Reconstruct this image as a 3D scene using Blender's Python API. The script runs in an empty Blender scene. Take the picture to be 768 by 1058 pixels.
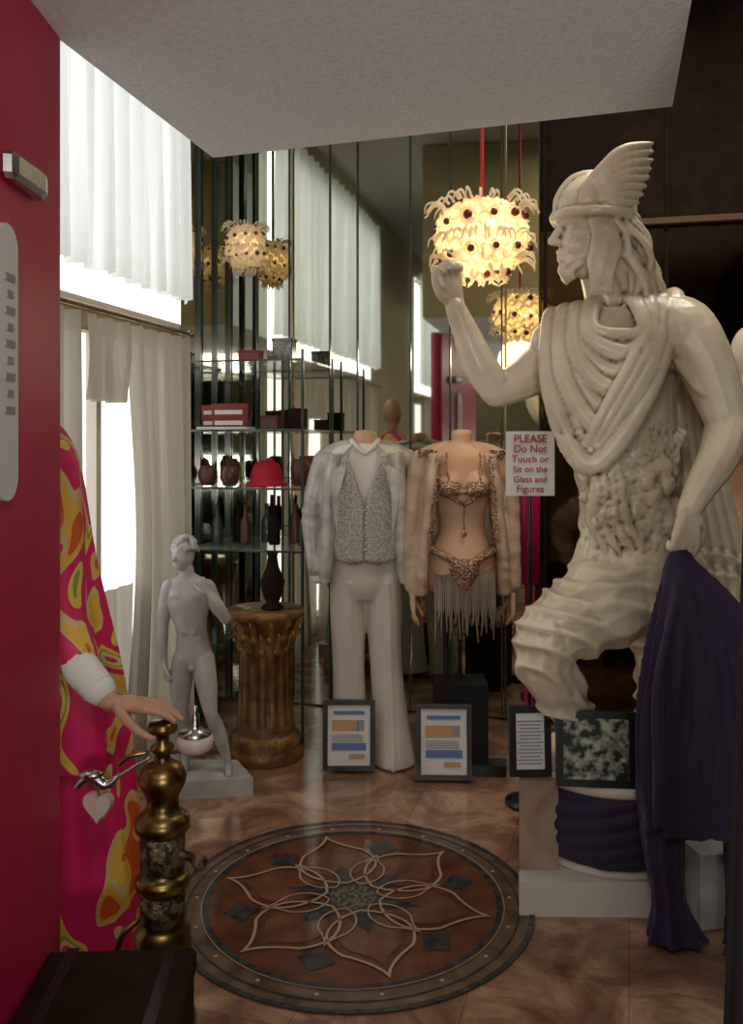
import bpy, bmesh, math, random
from mathutils import Vector, Matrix, noise
random.seed(7)
pi=math.pi
sc=bpy.context.scene
col=sc.collection
TH=math.radians(-13.33)
EU=(0.2306,0.9730); EV=(0.9730,-0.2306)
def W(v,u,z): return (EU[0]*u+EV[0]*v, EU[1]*u+EV[1]*v, z)

# ---------------------------------------------------------------- materials
def mat(name,colr=(.5,.5,.5),rough=.5,metal=0,**k):
    m=bpy.data.materials.new(name); m.use_nodes=True
    nt=m.node_tree; b=nt.nodes['Principled BSDF']
    b.inputs['Base Color'].default_value=(*colr,1); b.inputs['Roughness'].default_value=rough
    b.inputs['Metallic'].default_value=metal
    if 'spec' in k: b.inputs['Specular IOR Level'].default_value=k['spec']
    if 'emit' in k:
        b.inputs['Emission Color'].default_value=(*k.get('ecol',colr),1); b.inputs['Emission Strength'].default_value=k['emit']
    if 'alpha' in k: b.inputs['Alpha'].default_value=k['alpha']
    if 'sheen' in k: b.inputs['Sheen Weight'].default_value=k['sheen']
    c2=k.get('c2')
    if c2:
        tc=nt.nodes.new('ShaderNodeTexCoord'); n=nt.nodes.new('ShaderNodeTexNoise')
        n.inputs['Scale'].default_value=k.get('scale',8); n.inputs['Detail'].default_value=k.get('detail',5)
        n.inputs['Distortion'].default_value=k.get('dist',0)
        nt.links.new(tc.outputs['Object'],n.inputs['Vector'])
        r=nt.nodes.new('ShaderNodeValToRGB'); r.color_ramp.elements[0].position=k.get('p0',.35); r.color_ramp.elements[1].position=k.get('p1',.65)
        r.color_ramp.elements[0].color=(*colr,1); r.color_ramp.elements[1].color=(*c2,1)
        nt.links.new(n.outputs['Fac'],r.inputs['Fac']); nt.links.new(r.outputs['Color'],b.inputs['Base Color'])
    if k.get('bump'):
        tc=nt.nodes.new('ShaderNodeTexCoord'); n=nt.nodes.new('ShaderNodeTexNoise')
        n.inputs['Scale'].default_value=k.get('bscale',40); n.inputs['Detail'].default_value=6
        nt.links.new(tc.outputs['Object'],n.inputs['Vector'])
        bp=nt.nodes.new('ShaderNodeBump'); bp.inputs['Strength'].default_value=k['bump']; bp.inputs['Distance'].default_value=.01
        nt.links.new(n.outputs['Fac'],bp.inputs['Height']); nt.links.new(bp.outputs['Normal'],b.inputs['Normal'])
    return m

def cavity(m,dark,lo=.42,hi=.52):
    """mixes the dark colour into concave areas of a mesh"""
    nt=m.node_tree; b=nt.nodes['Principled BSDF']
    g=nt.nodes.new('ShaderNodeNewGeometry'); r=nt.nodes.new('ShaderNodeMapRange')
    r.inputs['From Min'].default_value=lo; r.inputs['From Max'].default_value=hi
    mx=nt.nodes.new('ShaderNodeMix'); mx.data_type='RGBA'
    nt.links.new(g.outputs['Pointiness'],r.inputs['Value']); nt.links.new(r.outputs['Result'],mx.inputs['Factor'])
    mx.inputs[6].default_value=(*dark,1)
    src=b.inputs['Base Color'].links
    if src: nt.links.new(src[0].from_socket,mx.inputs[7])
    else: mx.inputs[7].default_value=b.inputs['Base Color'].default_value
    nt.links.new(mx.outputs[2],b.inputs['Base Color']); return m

def sheer(name,c,trans=.5,transp=.05):
    m=bpy.data.materials.new(name); m.use_nodes=True; nt=m.node_tree; nt.nodes.clear()
    o=nt.nodes.new('ShaderNodeOutputMaterial'); d=nt.nodes.new('ShaderNodeBsdfDiffuse'); t=nt.nodes.new('ShaderNodeBsdfTranslucent')
    x=nt.nodes.new('ShaderNodeBsdfTransparent'); m1=nt.nodes.new('ShaderNodeMixShader'); m2=nt.nodes.new('ShaderNodeMixShader')
    d.inputs[0].default_value=(*c,1); t.inputs[0].default_value=(*c,1)
    m1.inputs[0].default_value=trans; m2.inputs[0].default_value=transp
    nt.links.new(d.outputs[0],m1.inputs[1]); nt.links.new(t.outputs[0],m1.inputs[2])
    nt.links.new(m1.outputs[0],m2.inputs[1]); nt.links.new(x.outputs[0],m2.inputs[2]); nt.links.new(m2.outputs[0],o.inputs[0])
    return m

def floor_mat():
    m=bpy.data.materials.new('marble_tiles'); m.use_nodes=True; nt=m.node_tree; b=nt.nodes['Principled BSDF']
    tc=nt.nodes.new('ShaderNodeTexCoord'); mp=nt.nodes.new('ShaderNodeMapping'); mp.inputs['Rotation'].default_value=(0,0,math.radians(13.3+3))
    nt.links.new(tc.outputs['Object'],mp.inputs[0])
    br=nt.nodes.new('ShaderNodeTexBrick'); br.offset=0; br.inputs['Scale'].default_value=1
    br.inputs['Brick Width'].default_value=.42; br.inputs['Row Height'].default_value=.42; br.inputs['Mortar Size'].default_value=.002
    br.inputs['Color1'].default_value=(.85,.84,.82,1); br.inputs['Color2'].default_value=(1.12,1.08,1.03,1); br.inputs['Mortar'].default_value=(.65,.6,.55,1)
    nt.links.new(mp.outputs[0],br.inputs['Vector'])
    n=nt.nodes.new('ShaderNodeTexNoise'); n.inputs['Scale'].default_value=3.4; n.inputs['Detail'].default_value=8; n.inputs['Distortion'].default_value=1.4; n.inputs['Roughness'].default_value=.62
    nt.links.new(mp.outputs[0],n.inputs['Vector'])
    r=nt.nodes.new('ShaderNodeValToRGB'); e=r.color_ramp.elements
    e[0].position=.33; e[0].color=(.12,.058,.036,1); e[1].position=.68; e[1].color=(.48,.31,.215,1)
    k=e.new(.5); k.color=(.26,.145,.093,1)
    nt.links.new(n.outputs['Fac'],r.inputs[0])
    mx=nt.nodes.new('ShaderNodeMix'); mx.data_type='RGBA'; mx.blend_type='MULTIPLY'; mx.inputs['Factor'].default_value=1
    nt.links.new(r.outputs[0],mx.inputs[6]); nt.links.new(br.outputs['Color'],mx.inputs[7]); nt.links.new(mx.outputs[2],b.inputs['Base Color'])
    b.inputs['Roughness'].default_value=.15
    return m

def floral_mat():
    m=bpy.data.materials.new('floral_silk'); m.use_nodes=True; nt=m.node_tree; b=nt.nodes['Principled BSDF']
    tc=nt.nodes.new('ShaderNodeTexCoord')
    n=nt.nodes.new('ShaderNodeTexNoise'); n.inputs['Scale'].default_value=3.0; n.inputs['Detail'].default_value=1.0; n.inputs['Distortion'].default_value=1.6
    nt.links.new(tc.outputs['Object'],n.inputs['Vector'])
    r=nt.nodes.new('ShaderNodeValToRGB'); r.color_ramp.interpolation='CONSTANT'; e=r.color_ramp.elements
    e[0].position=0; e[0].color=(.60,.09,.02,1)
    e[1].position=.42; e[1].color=(.62,.01,.11,1)
    for p,c in ((.34,(.70,.42,.05)),(.39,(.60,.48,.22)),(.56,(.70,.50,.08)),(.595,(.20,.30,.07)),(.615,(.70,.55,.22)),(.65,(.60,.03,.15)),(.74,(.3,.15,.45))):
        k=e.new(p); k.color=(*c,1)
    nt.links.new(n.outputs['Fac'],r.inputs[0]); nt.links.new(r.outputs[0],b.inputs['Base Color'])
    b.inputs['Roughness'].default_value=.5; return m

M=dict(
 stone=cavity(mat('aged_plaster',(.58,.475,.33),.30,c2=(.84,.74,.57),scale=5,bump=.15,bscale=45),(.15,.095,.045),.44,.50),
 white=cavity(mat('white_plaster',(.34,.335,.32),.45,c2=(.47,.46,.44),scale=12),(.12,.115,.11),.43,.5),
 pink=mat('pink_paint',(.42,.006,.055),.45,c2=(.50,.009,.075),scale=3),
 soffit=mat('stucco_grey',(.66,.68,.69),.9,c2=(.76,.78,.79),scale=60,bump=.35,bscale=90),
 beige=mat('beige_paint',(.34,.28,.155),.8), dark=mat('dark_wall',(.035,.025,.02),.7),
 reflbar=mat('reflection_bars',(.15,.10,.055),.7,spec=.1),
 brown=mat('dark_wood',(.014,.007,.0045),.7,c2=(.026,.013,.008),scale=10,spec=.12),
 dark_refl=mat('dark_reflection_glass',(.13,.085,.06),.06,1),
 tan=mat('tan_marble',(.25,.16,.11),.35,c2=(.40,.29,.21),scale=6,dist=1),
 ceil=mat('ceiling_paint',(.30,.28,.23),.9),
 mirror=mat('tinted_mirror',(.62,.63,.54),.03,1), black=mat('black_lacquer',(.012,.012,.012),.3),
 blackc=mat('black_cloth',(.008,.008,.009),.8),
 seam=mat('glass_edge_green',(.04,.06,.05),.15), gold=mat('gold_trim',(.28,.19,.08),.35,1),
 sky=mat('bright_daylight',(1,1,1),1,emit=2.4,ecol=(.97,.99,1)),
 skylow=mat('bright_daylight_low',(1,1,1),1,emit=1.4,ecol=(.97,.99,1)),
 curt=sheer('sheer_white',(.60,.61,.59),.5,.02), curt2=sheer('sheer_beige',(.42,.38,.31),.35,.03),
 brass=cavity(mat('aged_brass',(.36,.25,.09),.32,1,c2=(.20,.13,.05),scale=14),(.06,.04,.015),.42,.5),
 bronze=mat('carved_dark_brass',(.06,.045,.03),.4,.8,c2=(.28,.22,.12),scale=40,p0=.45,p1=.55,bump=.8,bscale=60),
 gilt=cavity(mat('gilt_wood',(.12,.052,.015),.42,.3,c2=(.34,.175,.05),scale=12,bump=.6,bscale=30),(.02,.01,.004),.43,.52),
 purple=mat('purple_velvet',(.022,.012,.046),.8,sheen=.12), navy=mat('indigo_cloth',(.015,.010,.030),.8,sheen=.1),
 skin=mat('mannequin_skin',(.50,.28,.17),.5), skinp=mat('mannequin_peach',(.58,.36,.23),.45),
 silver=mat('silver_satin',(.36,.345,.32),.38,.1,c2=(.58,.555,.52),scale=14), vest=mat('sequin_grey',(.28,.265,.24),.3,.25,c2=(.52,.49,.45),scale=110,p0=.4,p1=.6,bump=.4,bscale=160),
 shirt=mat('white_cotton',(.76,.74,.70),.7), trou=mat('ivory_trousers',(.60,.54,.48),.7),
 nude=mat('nude_chiffon',(.42,.29,.20),.55,c2=(.57,.42,.30),scale=14), bead=mat('copper_beads',(.16,.06,.03),.3,.4,c2=(.60,.42,.30),scale=130,p0=.45,p1=.6,bump=.8,bscale=140),
 fringe=mat('grey_fringe',(.24,.19,.15),.6), steel=mat('steel',(.5,.5,.5),.25,1), paper=mat('paper',(.68,.68,.67),.6),
 blue=mat('ink_blue',(.10,.19,.42),.6), orange=mat('ink_orange',(.50,.32,.15),.6), red=mat('ink_red',(.36,.03,.05),.6), grey=mat('ink_grey',(.28,.29,.30),.6),
 leaf=mat('foliage_print',(.012,.015,.010),.3,c2=(.42,.45,.36),scale=34,p0=.42,p1=.62,detail=10), glass=mat('shelf_glass',(.45,.55,.52),.1,alpha=.35),
 redcloth=mat('red_felt',(.46,.008,.03),.7), ceramic=mat('brown_ceramic',(.10,.035,.025),.35), cardred=mat('card_red',(.22,.035,.03),.5), magenta=mat('magenta_satin',(.42,.01,.10),.4),
 shell=sheer('capiz_shell',(.92,.85,.70),.5,.04), glow=mat('lamp_glow',(1,.8,.5),1,emit=4.8,ecol=(1,.72,.36)), glow2=mat('lamp_reflection_glow',(1,.7,.35),1,emit=.9,ecol=(1,.68,.30)),
 dots=mat('garnet_beads',(.14,.012,.01),.3), redcord=mat('red_cord',(.42,.01,.01),.6), floral=floral_mat(), pinkwhite=mat('pink_enamel',(.62,.50,.45),.3),
 cream=mat('inlay_cream',(.42,.30,.20),.3), slate=mat('inlay_slate',(.022,.022,.025),.12,c2=(.055,.058,.06),scale=30),
 rust=mat('inlay_rust',(.085,.030,.016),.09,c2=(.16,.06,.032),scale=9), olive=mat('inlay_brown',(.08,.052,.033),.09,c2=(.18,.12,.08),scale=12),
 inlayo=mat('inlay_ochre',(.12,.048,.028),.09,c2=(.19,.085,.05),scale=12), mosaic=mat('inlay_mosaic',(.035,.038,.033),.12,c2=(.15,.135,.10),scale=70,p0=.45,p1=.55),
)
# ---------------------------------------------------------------- mesh builder
def cat(P,n=6):
    P=[Vector(p) for p in P]; out=[]
    for i in range(len(P)-1):
        a=P[max(i-1,0)];b=P[i];c=P[i+1];d=P[min(i+2,len(P)-1)]
        for k in range(n):
            t=k/n; out.append(.5*((2*b)+(c-a)*t+(2*a-5*b+4*c-d)*t*t+(-a+3*b-3*c+d)*t**3))
    out.append(P[-1]); return out
class MB:
    def __init__(s): s.v=[];s.f=[];s.m=[];s.c=0
    def add(s,vs,fs):
        o=len(s.v); s.v+= [tuple(x) for x in vs]; s.f+=[tuple(i+o for i in f) for f in fs]; s.m+=[s.c]*len(fs)
    def box(s,c,d,rz=0,rx=0):
        h=[x/2 for x in d]; R=Matrix.Rotation(rz,3,'Z')@Matrix.Rotation(rx,3,'X')
        vs=[R@Vector((x*h[0],y*h[1],z*h[2]))+Vector(c) for x in(-1,1) for y in(-1,1) for z in(-1,1)]
        s.add(vs,[(0,1,3,2),(4,6,7,5),(0,4,5,1),(2,3,7,6),(0,2,6,4),(1,5,7,3)])
    def rbox(s,v0,v1,u0,u1,z0,z1):
        a=[W(v0,u0,0),W(v1,u0,0),W(v1,u1,0),W(v0,u1,0)]
        s.prism([(p[0],p[1]) for p in a],z0,z1)
    def prism(s,poly,z0,z1):
        n=len(poly); vs=[(x,y,z0) for x,y in poly]+[(x,y,z1) for x,y in poly]
        s.add(vs,[tuple(range(n))[::-1],tuple(range(n,2*n))]+[(i,(i+1)%n,n+(i+1)%n,n+i) for i in range(n)])
    def plate(s,poly,y0,y1,org=(0,0,0),rz=0):
        n=len(poly); R=Matrix.Rotation(rz,3,'Z'); o=Vector(org)
        vs=[R@Vector((x,y0,z))+o for x,z in poly]+[R@Vector((x,y1,z))+o for x,z in poly]
        s.add(vs,[tuple(range(n)),tuple(range(n,2*n))[::-1]]+[(i,n+i,n+(i+1)%n,(i+1)%n) for i in range(n)])
    def rings(s,R,cap=True):
        n=len(R[0]); vs=[p for r in R for p in r]; fs=[]
        for k in range(len(R)-1):
            for i in range(n): fs.append((k*n+i,k*n+(i+1)%n,(k+1)*n+(i+1)%n,(k+1)*n+i))
        if cap: fs+= [tuple(range(n))[::-1],tuple(range((len(R)-1)*n,len(R)*n))]
        s.add(vs,fs)
    def loft(s,L,n=28,wave=None):
        P=cat([Vector((a[0],a[1],a[2])) for a in L],4); Q=cat([Vector((a[3],a[4],0)) for a in L],4); R=[]
        for k,(p,q) in enumerate(zip(P,Q)):
            t=k/(len(P)-1)
            R.append([(p.x+max(q.x,.001)*math.cos(2*pi*i/n)*(wave(2*pi*i/n,t) if wave else 1),p.y+max(q.y,.001)*math.sin(2*pi*i/n)*(wave(2*pi*i/n,t) if wave else 1),p.z) for i in range(n)])
        s.rings(R)
    def lathe(s,c,prof,n=32,wave=None):
        R=[[(c[0]+max(r,.0005)*math.cos(2*pi*i/n)*(wave(2*pi*i/n,z) if wave else 1),c[1]+max(r,.0005)*math.sin(2*pi*i/n)*(wave(2*pi*i/n,z) if wave else 1),c[2]+z) for i in range(n)] for r,z in prof]
        s.rings(R)
    def ball(s,c,r,n=12,rot=None):
        if not hasattr(r,'__len__'): r=(r,r,r)
        c=Vector(c); R=[]
        for k in range(n+1):
            ph=-pi/2+pi*k/n; cr=max(math.cos(ph),.002)
            ring=[]
            for i in range(2*n):
                a=pi*i/n; p=Vector((r[0]*cr*math.cos(a),r[1]*cr*math.sin(a),r[2]*math.sin(ph)))
                if rot: p=rot@p
                ring.append(p+c)
            R.append(ring)
        s.rings(R)
    def sweep(s,pts,rad,n=12,sm=5,ends=True,flat=1.0):
        if not hasattr(rad,'__len__'): rad=[rad]*len(pts)
        P=cat(pts,sm); Q=[q.x for q in cat([Vector((r,0,0)) for r in rad],sm)]
        R=[]; up=None
        for k,p in enumerate(P):
            t=(P[min(k+1,len(P)-1)]-P[max(k-1,0)]).normalized()
            if up is None:
                up=t.orthogonal().normalized() if abs(t.z)>.9 else Vector((0,0,1))
            x=(up-t*up.dot(t)).normalized(); up=x; y=t.cross(x)
            R.append([p+x*Q[k]*flat*math.cos(2*pi*i/n)+y*Q[k]*math.sin(2*pi*i/n) for i in range(n)])
        s.rings(R)
        if ends: s.ball(P[0],Q[0]*.98,6); s.ball(P[-1],Q[-1]*.98,6)
    def build(s,name,mats,parent=None,smooth=True,vox=None,it=4,disp=None):
        me=bpy.data.meshes.new(name); me.from_pydata(s.v,[],s.f)
        if not isinstance(mats,(list,tuple)): mats=[mats]
        for m in mats: me.materials.append(m)
        me.polygons.foreach_set('material_index',s.m)
        bm=bmesh.new(); bm.from_mesh(me); bmesh.ops.recalc_face_normals(bm,faces=bm.faces); bm.to_mesh(me); bm.free()
        ob=bpy.data.objects.new(name,me); col.objects.link(ob)
        if vox:
            r=ob.modifiers.new('r','REMESH'); r.mode='VOXEL'; r.voxel_size=vox
            if it: q=ob.modifiers.new('s','SMOOTH'); q.factor=.5; q.iterations=it
            dg=bpy.context.evaluated_depsgraph_get(); me2=bpy.data.meshes.new_from_object(ob.evaluated_get(dg))
            ob.modifiers.clear(); ob.data=me2; me=me2
            if not me.materials: me.materials.append(mats[0])
        if disp:
            ns=[v.normal.copy() for v in me.vertices]
            for v,nn in zip(me.vertices,ns): v.co=v.co+nn*disp(v.co)
        me.polygons.foreach_set('use_smooth',[bool(smooth)]*len(me.polygons)); me.update()
        if parent: ob.parent=parent
        return ob
def empty(name,loc=(0,0,0)):
    e=bpy.data.objects.new(name,None); e.empty_display_size=.1; col.objects.link(e); return e
def one(name,fn,mats,**k):
    b=MB(); fn(b); return b.build(name,mats,**k)

def hand(b,w,d,nrm,L=.18,curl=.5,side=1,r=.010,spread=.0):
    """w wrist, d finger direction, nrm palm-facing direction (fingers curl to it), side: thumb side sign"""
    d=Vector(d).normalized(); nrm=Vector(nrm); nrm=(nrm-d*nrm.dot(d)).normalized(); s=d.cross(nrm).normalized()*side
    w=Vector(w); pl=L*.5
    fl=[.42,.47,.43,.34]
    for i in range(4):
        o=(1.5-i)*L*.115
        k=w+d*pl*(1-.04*abs(i-1))+s*o
        b.sweep([w+s*o*.55,(w+k)/2+s*o*.1,k],[r*1.35,r*1.55,r*1.2],n=10,sm=3)
        p=k; a=curl*.35; pts=[p]; l=fl[i]*L
        for q in (.45,.32,.23):
            dd=(d*math.cos(a)+nrm*math.sin(a)+s*spread*(1.5-i)).normalized(); p=p+dd*l*q; pts.append(p); a+=curl
        b.sweep(pts,[r*1.05,r*1.0,r*.88,r*.68],n=10,sm=3)
    b.ball(w+d*pl*.5,(L*.2,L*.2,L*.11),8,rot=Matrix((s,d,nrm)).transposed())
    t0=w+d*pl*.25+s*L*.16
    b.sweep([t0,t0+(d*.5+s*.55+nrm*.35)*L*.22,t0+(d*1.1+s*.7+nrm*.7)*L*.3,t0+(d*1.6+s*.6+nrm*.9)*L*.33],[r*1.5,r*1.25,r*1.05,r*.8],n=10,sm=3)

# ---------------------------------------------------------------- room shell
one('floor',lambda b:b.rbox(-2.1,2.0,-4.2,5.0,-.05,0),floor_mat(),smooth=False)
one('ceiling',lambda b:b.rbox(-2.1,2.0,-4.2,5.0,3.8,3.85),M['ceil'],smooth=False)
def lw(b):
    V0,V1=-2.1,-2.0
    wins=[(1.17,4.13),(-3.9,-1.1)]
    b.rbox(V0,V1,4.13,5.0,0,3.8); b.rbox(V0,V1,-1.1,1.17,0,3.8); b.rbox(V0,V1,-4.2,-3.9,0,3.8)
    for a,c in wins:
        b.rbox(V0,V1,a,c,0,.12); b.rbox(V0,V1,a,c,1.96,2.10); b.rbox(V0,V1,a,c,3.5,3.8)
one('wall_left',lw,M['beige'],smooth=False)
one('wall_back',lambda b:b.rbox(-2.1,2.0,4.80,5.0,0,3.8),M['dark'],smooth=False)
one('wall_right',lambda b:b.rbox(1.9,2.0,-4.2,4.8,0,3.8),M['brown'],smooth=False)
one('wall_front',lambda b:b.rbox(-2.0,1.9,-4.2,-4.1,0,3.8),M['beige'],smooth=False)
SC=(.8565,2.506)
def soff(b):
    p=[(-.533,2.96),SC,(SC[0]-.273*4.2,SC[1]-4.2),(-.533-.2306*4.2,2.96-.973*4.2)]
    b.prism(p,2.45,3.79)
one('ceiling_soffit',soff,M['soffit'],smooth=False)
def fascia(b):
    a=(-.533,2.965);c=(SC[0],SC[1]+.005); b.prism([a,c,(c[0]+.003,c[1]+.012),(a[0]+.003,a[1]+.012)],2.46,3.79)
one('trim_1',fascia,M['beige'],smooth=False)
# pink partition with rounded end
def pink(b):
    pts=[(-.84,1.3),(-.735,1.3)]
    for k in range(9):
        a=pi*k/8; pts.append((-.7875+.0525*math.cos(a),2.07+.0525*math.sin(a)))
    b.prism(pts,0,2.449)
one('wall_pink_partition',pink,M['pink'],smooth=False)
# windows
def window(name,u0,u1):
    e=empty(name)
    b=MB(); b.rbox(-2.01,-1.99,u0,u1,2.09,3.5); b.build('sky_pane',M['sky'],e,False)
    b=MB(); b.rbox(-2.09,-2.07,u0,u1,.12,1.96); b.build('lower_pane',M['skylow'],e,False)
    b=MB()
    for z in (2.07,3.46): b.rbox(-2.03,-1.98,u0,u1,z-.02,z+.02)
    n=4
    for i in range(n+1):
        u=u0+(u1-u0)*i/n; b.rbox(-2.05,-2.0,u-.02,u+.02,.12,1.96)
    b.build('frame',M['trou'],e,False)
    b=MB(); b.sweep([W(-1.9,u0-.1,2.03),W(-1.9,u1-.06,2.03)],.011); b.ball(W(-1.9,u1-.05,2.03),.02,8)
    b.build('rod',M['gold'],e)
window('window_1',1.17,4.13); window('window_2',-3.9,-1.1)
def curtain(name,u0,u1,z0,z1,m,v=-1.9,pl=14,amp=.035,gather=0,slant=0):
    n=int((u1-u0)*90)+12; K=24; vs=[];fs=[]
    for k in range(K+1):
        t=k/K; z=z0+(z1-z0)*t
        for i in range(n+1):
            s=i/n; g=gather*math.sin(pi*t)**1.5 if gather else 0
            u=u0+(u1-u0)*s; u=u+(u1-u)*g*.6+slant*(1-t)*s
            ph=(u0+(u1-u0)*s)*pl*2*pi/1.0*.5
            a=amp*(1-.35*t)
            dv=a*math.sin(ph+.6*math.sin(3*t+i*.05))+a*.4*math.sin(ph*2.3+1+t)
            vs.append(W(v+dv,u,z+.004*math.sin(ph)))
    for k in range(K):
        for i in range(n): a=k*(n+1)+i; fs.append((a,a+1,a+n+2,a+n+1))
    b=MB(); b.add(vs,fs); return b.build(name,m)
curtain('sheer_curtain',1.17,4.12,2.19,3.56,M['curt'],pl=13,v=-1.905,amp=.034)
curtain('sheer_curtain.001',-3.9,-1.1,2.19,3.56,M['curt'],pl=13,v=-1.905,amp=.034)
curtain('long_curtain',3.47,4.05,.03,2.0,M['curt2'],pl=16,gather=.25)
curtain('long_curtain.001',1.3,3.1,.03,2.0,M['curt2'],pl=16)
curtain('long_curtain.002',-3.9,-1.1,.03,2.0,M['curt2'],pl=16)
curtain('curtain_valance',3.13,3.44,1.66,2.0,M['curt2'],pl=16,v=-1.9)
curtain('cafe_curtain',3.12,3.62,.04,.86,M['curt2'],pl=16,v=-1.955,amp=.018)
# mirror panels
def mirrors():
    e=empty('mirror_wall'); b=MB(); sm=MB(); gd=MB()
    v=-1.98; i=0; ws=[.17,.2,.24,.16,.3,.22,.28,.2,.3,.24,.28,.22,.3,.3,.3,.3]
    while v<-.25 and i<len(ws):
        w=min(ws[i],-.2-v) ; c=W(v+w/2,4.775,1.9)
        b.box(c,(w-.004,.012,3.78),TH+math.radians(random.uniform(-.35,.35)))
        sm.box(W(v+w,4.765,1.9),(.009,.012,3.78),TH)
        if i in (1,6): gd.box(W(v+w+.02,4.76,1.9),(.010,.010,3.76),TH)
        v+=w; i+=1
    for u,w in ((4.24,.2),(4.46,.2),(4.66,.18)):
        b.box(W(-1.985,u,1.9),(.012,w,3.78),TH+math.radians(random.uniform(-.5,.5)))
        sm.box(W(-1.97,u+w/2+.005,1.9),(.016,.014,3.78),TH)
    b.build('panels',M['mirror'],e,False); sm.build('green_edges',M['seam'],e,False); gd.build('gold_strips',M['gold'],e,False)
mirrors()
def dark_refl():  # dark panels built over the mirror wall for its dark brown reflection
    e=empty('dark_reflection_panel'); b=MB(); b.rbox(-.20,1.88,4.74,4.79,.0,2.60); b.build('glass',M['dark_refl'],e,False)
    b=MB(); b.rbox(-.20,1.88,4.74,4.79,2.60,3.78)  # matte upper part added so the overhead fill leaves no reflection
    for v in (-.19,.42,1.03,1.64): b.rbox(v,v+.02,4.725,4.74,0,3.78)
    b.build('matte_panelling',M['brown'],e,False)
dark_refl()
def refl_bars(b):  # bars modelled in place of door frames reflected in the mirror
    b.rbox(.3,1.5,4.68,4.72,2.60,2.63); b.rbox(.82,.85,4.68,4.72,1.9,3.0)
one('door_frame_reflection',refl_bars,M['reflbar'],smooth=False)

# ---------------------------------------------------------------- medallion
def medallion():
    e=empty('floor_medallion'); cx,cy=-.06,2.88
    def disc(b,r0,r1,z,n=96):
        vs=[];fs=[]
        for i in range(n):
            a=2*pi*i/n; vs+=[(cx+r0*math.cos(a),cy+r0*math.sin(a),z),(cx+r1*math.cos(a),cy+r1*math.sin(a),z)]
        for i in range(n): j=(i+1)%n; fs.append((2*i,2*i+1,2*j+1,2*j))
        b.add(vs,fs)
    def rib(b,pts,w,z,closed=False):
        n=len(pts); vs=[]
        for i,p in enumerate(pts):
            q=pts[(i+1)%n] if closed else pts[min(i+1,n-1)]; o=pts[i-1] if closed else pts[max(i-1,0)]
            t=Vector((q[0]-o[0],q[1]-o[1])); 
            if t.length<1e-6: t=Vector((1,0))
            t.normalize(); nx,ny=-t.y*w/2,t.x*w/2
            vs+=[(cx+p[0]+nx,cy+p[1]+ny,z),(cx+p[0]-nx,cy+p[1]-ny,z)]
        m=n if closed else n-1
        b.add(vs,[(2*i,2*i+1,2*((i+1)%n)+1,2*((i+1)%n)) for i in range(m)])
    def fill(b,pts,z): b.add([(cx+x,cy+y,z) for x,y in pts],[tuple(range(len(pts)))])
    def petal(a,r0,r1,w,n=24):
        """ogee petal: rounded shoulders, drawn-out point"""
        out=[]
        for sg in (1,-1):
            rng=range(n+1) if sg==1 else range(n-1,0,-1)
            for i in rng:
                t=i/n; r=r0+(r1-r0)*t
                h=sg*w*(math.sin(pi*t**.9)**.8*(1-.45*t)+.0) if t<.62 else sg*w*(math.sin(pi*.62**.9)**.8*(1-.45*.62))*(1-(t-.62)/.38)**1.7
                out.append((r*math.cos(a)-h*math.sin(a),r*math.sin(a)+h*math.cos(a)))
        return out
    b=MB()
    disc(b,.47,.585,.004); b.build('border_ring',M['olive'],e,False)
    b=MB(); disc(b,.0,.475,.006); b.build('field',M['rust'],e,False)
    b=MB(); disc(b,.568,.585,.006); disc(b,.466,.484,.008); disc(b,.532,.538,.006); b.build('dark_bands',M['slate'],e,False)
    b=MB(); disc(b,.487,.490,.009)
    for i in range(6):
        a=pi/6+i*pi/3+.25
        pt=petal(a,.09,.45,.165); rib(b,pt+[pt[0]],.009,.010)
        a2=a+pi/6
        pt=petal(a2,.08,.30,.07); rib(b,pt+[pt[0]],.006,.0115)
    for i in range(18):
        a=2*pi*i/18; fill(b,[(.511*math.cos(a)+.007*math.cos(k*pi/3),.511*math.sin(a)+.007*math.sin(k*pi/3)) for k in range(6)],.006)
    b.build('cream_lines',M['cream'],e,False)
    b=MB()
    for i in range(6):
        a=pi/6+i*pi/3+.25+pi/6
        fill(b,[(.30*math.cos(a),.30*math.sin(a)),(.37*math.cos(a+.16),.37*math.sin(a+.16)),(.42*math.cos(a),.42*math.sin(a)),(.37*math.cos(a-.16),.37*math.sin(a-.16))],.008)
        fill(b,petal(a+pi/6,.05,.24,.045),.0085)
    b.build('slate_inlays',M['slate'],e,False)
    b=MB(); disc(b,0,.075,.009); b.build('centre_mosaic',M['mosaic'],e,False)
    b=MB()
    for i in range(6): fill(b,petal(pi/6+i*pi/3+.25,.13,.40,.12),.008)
    b.build('ochre_inlays',M['inlayo'],e,False)
medallion()

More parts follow.
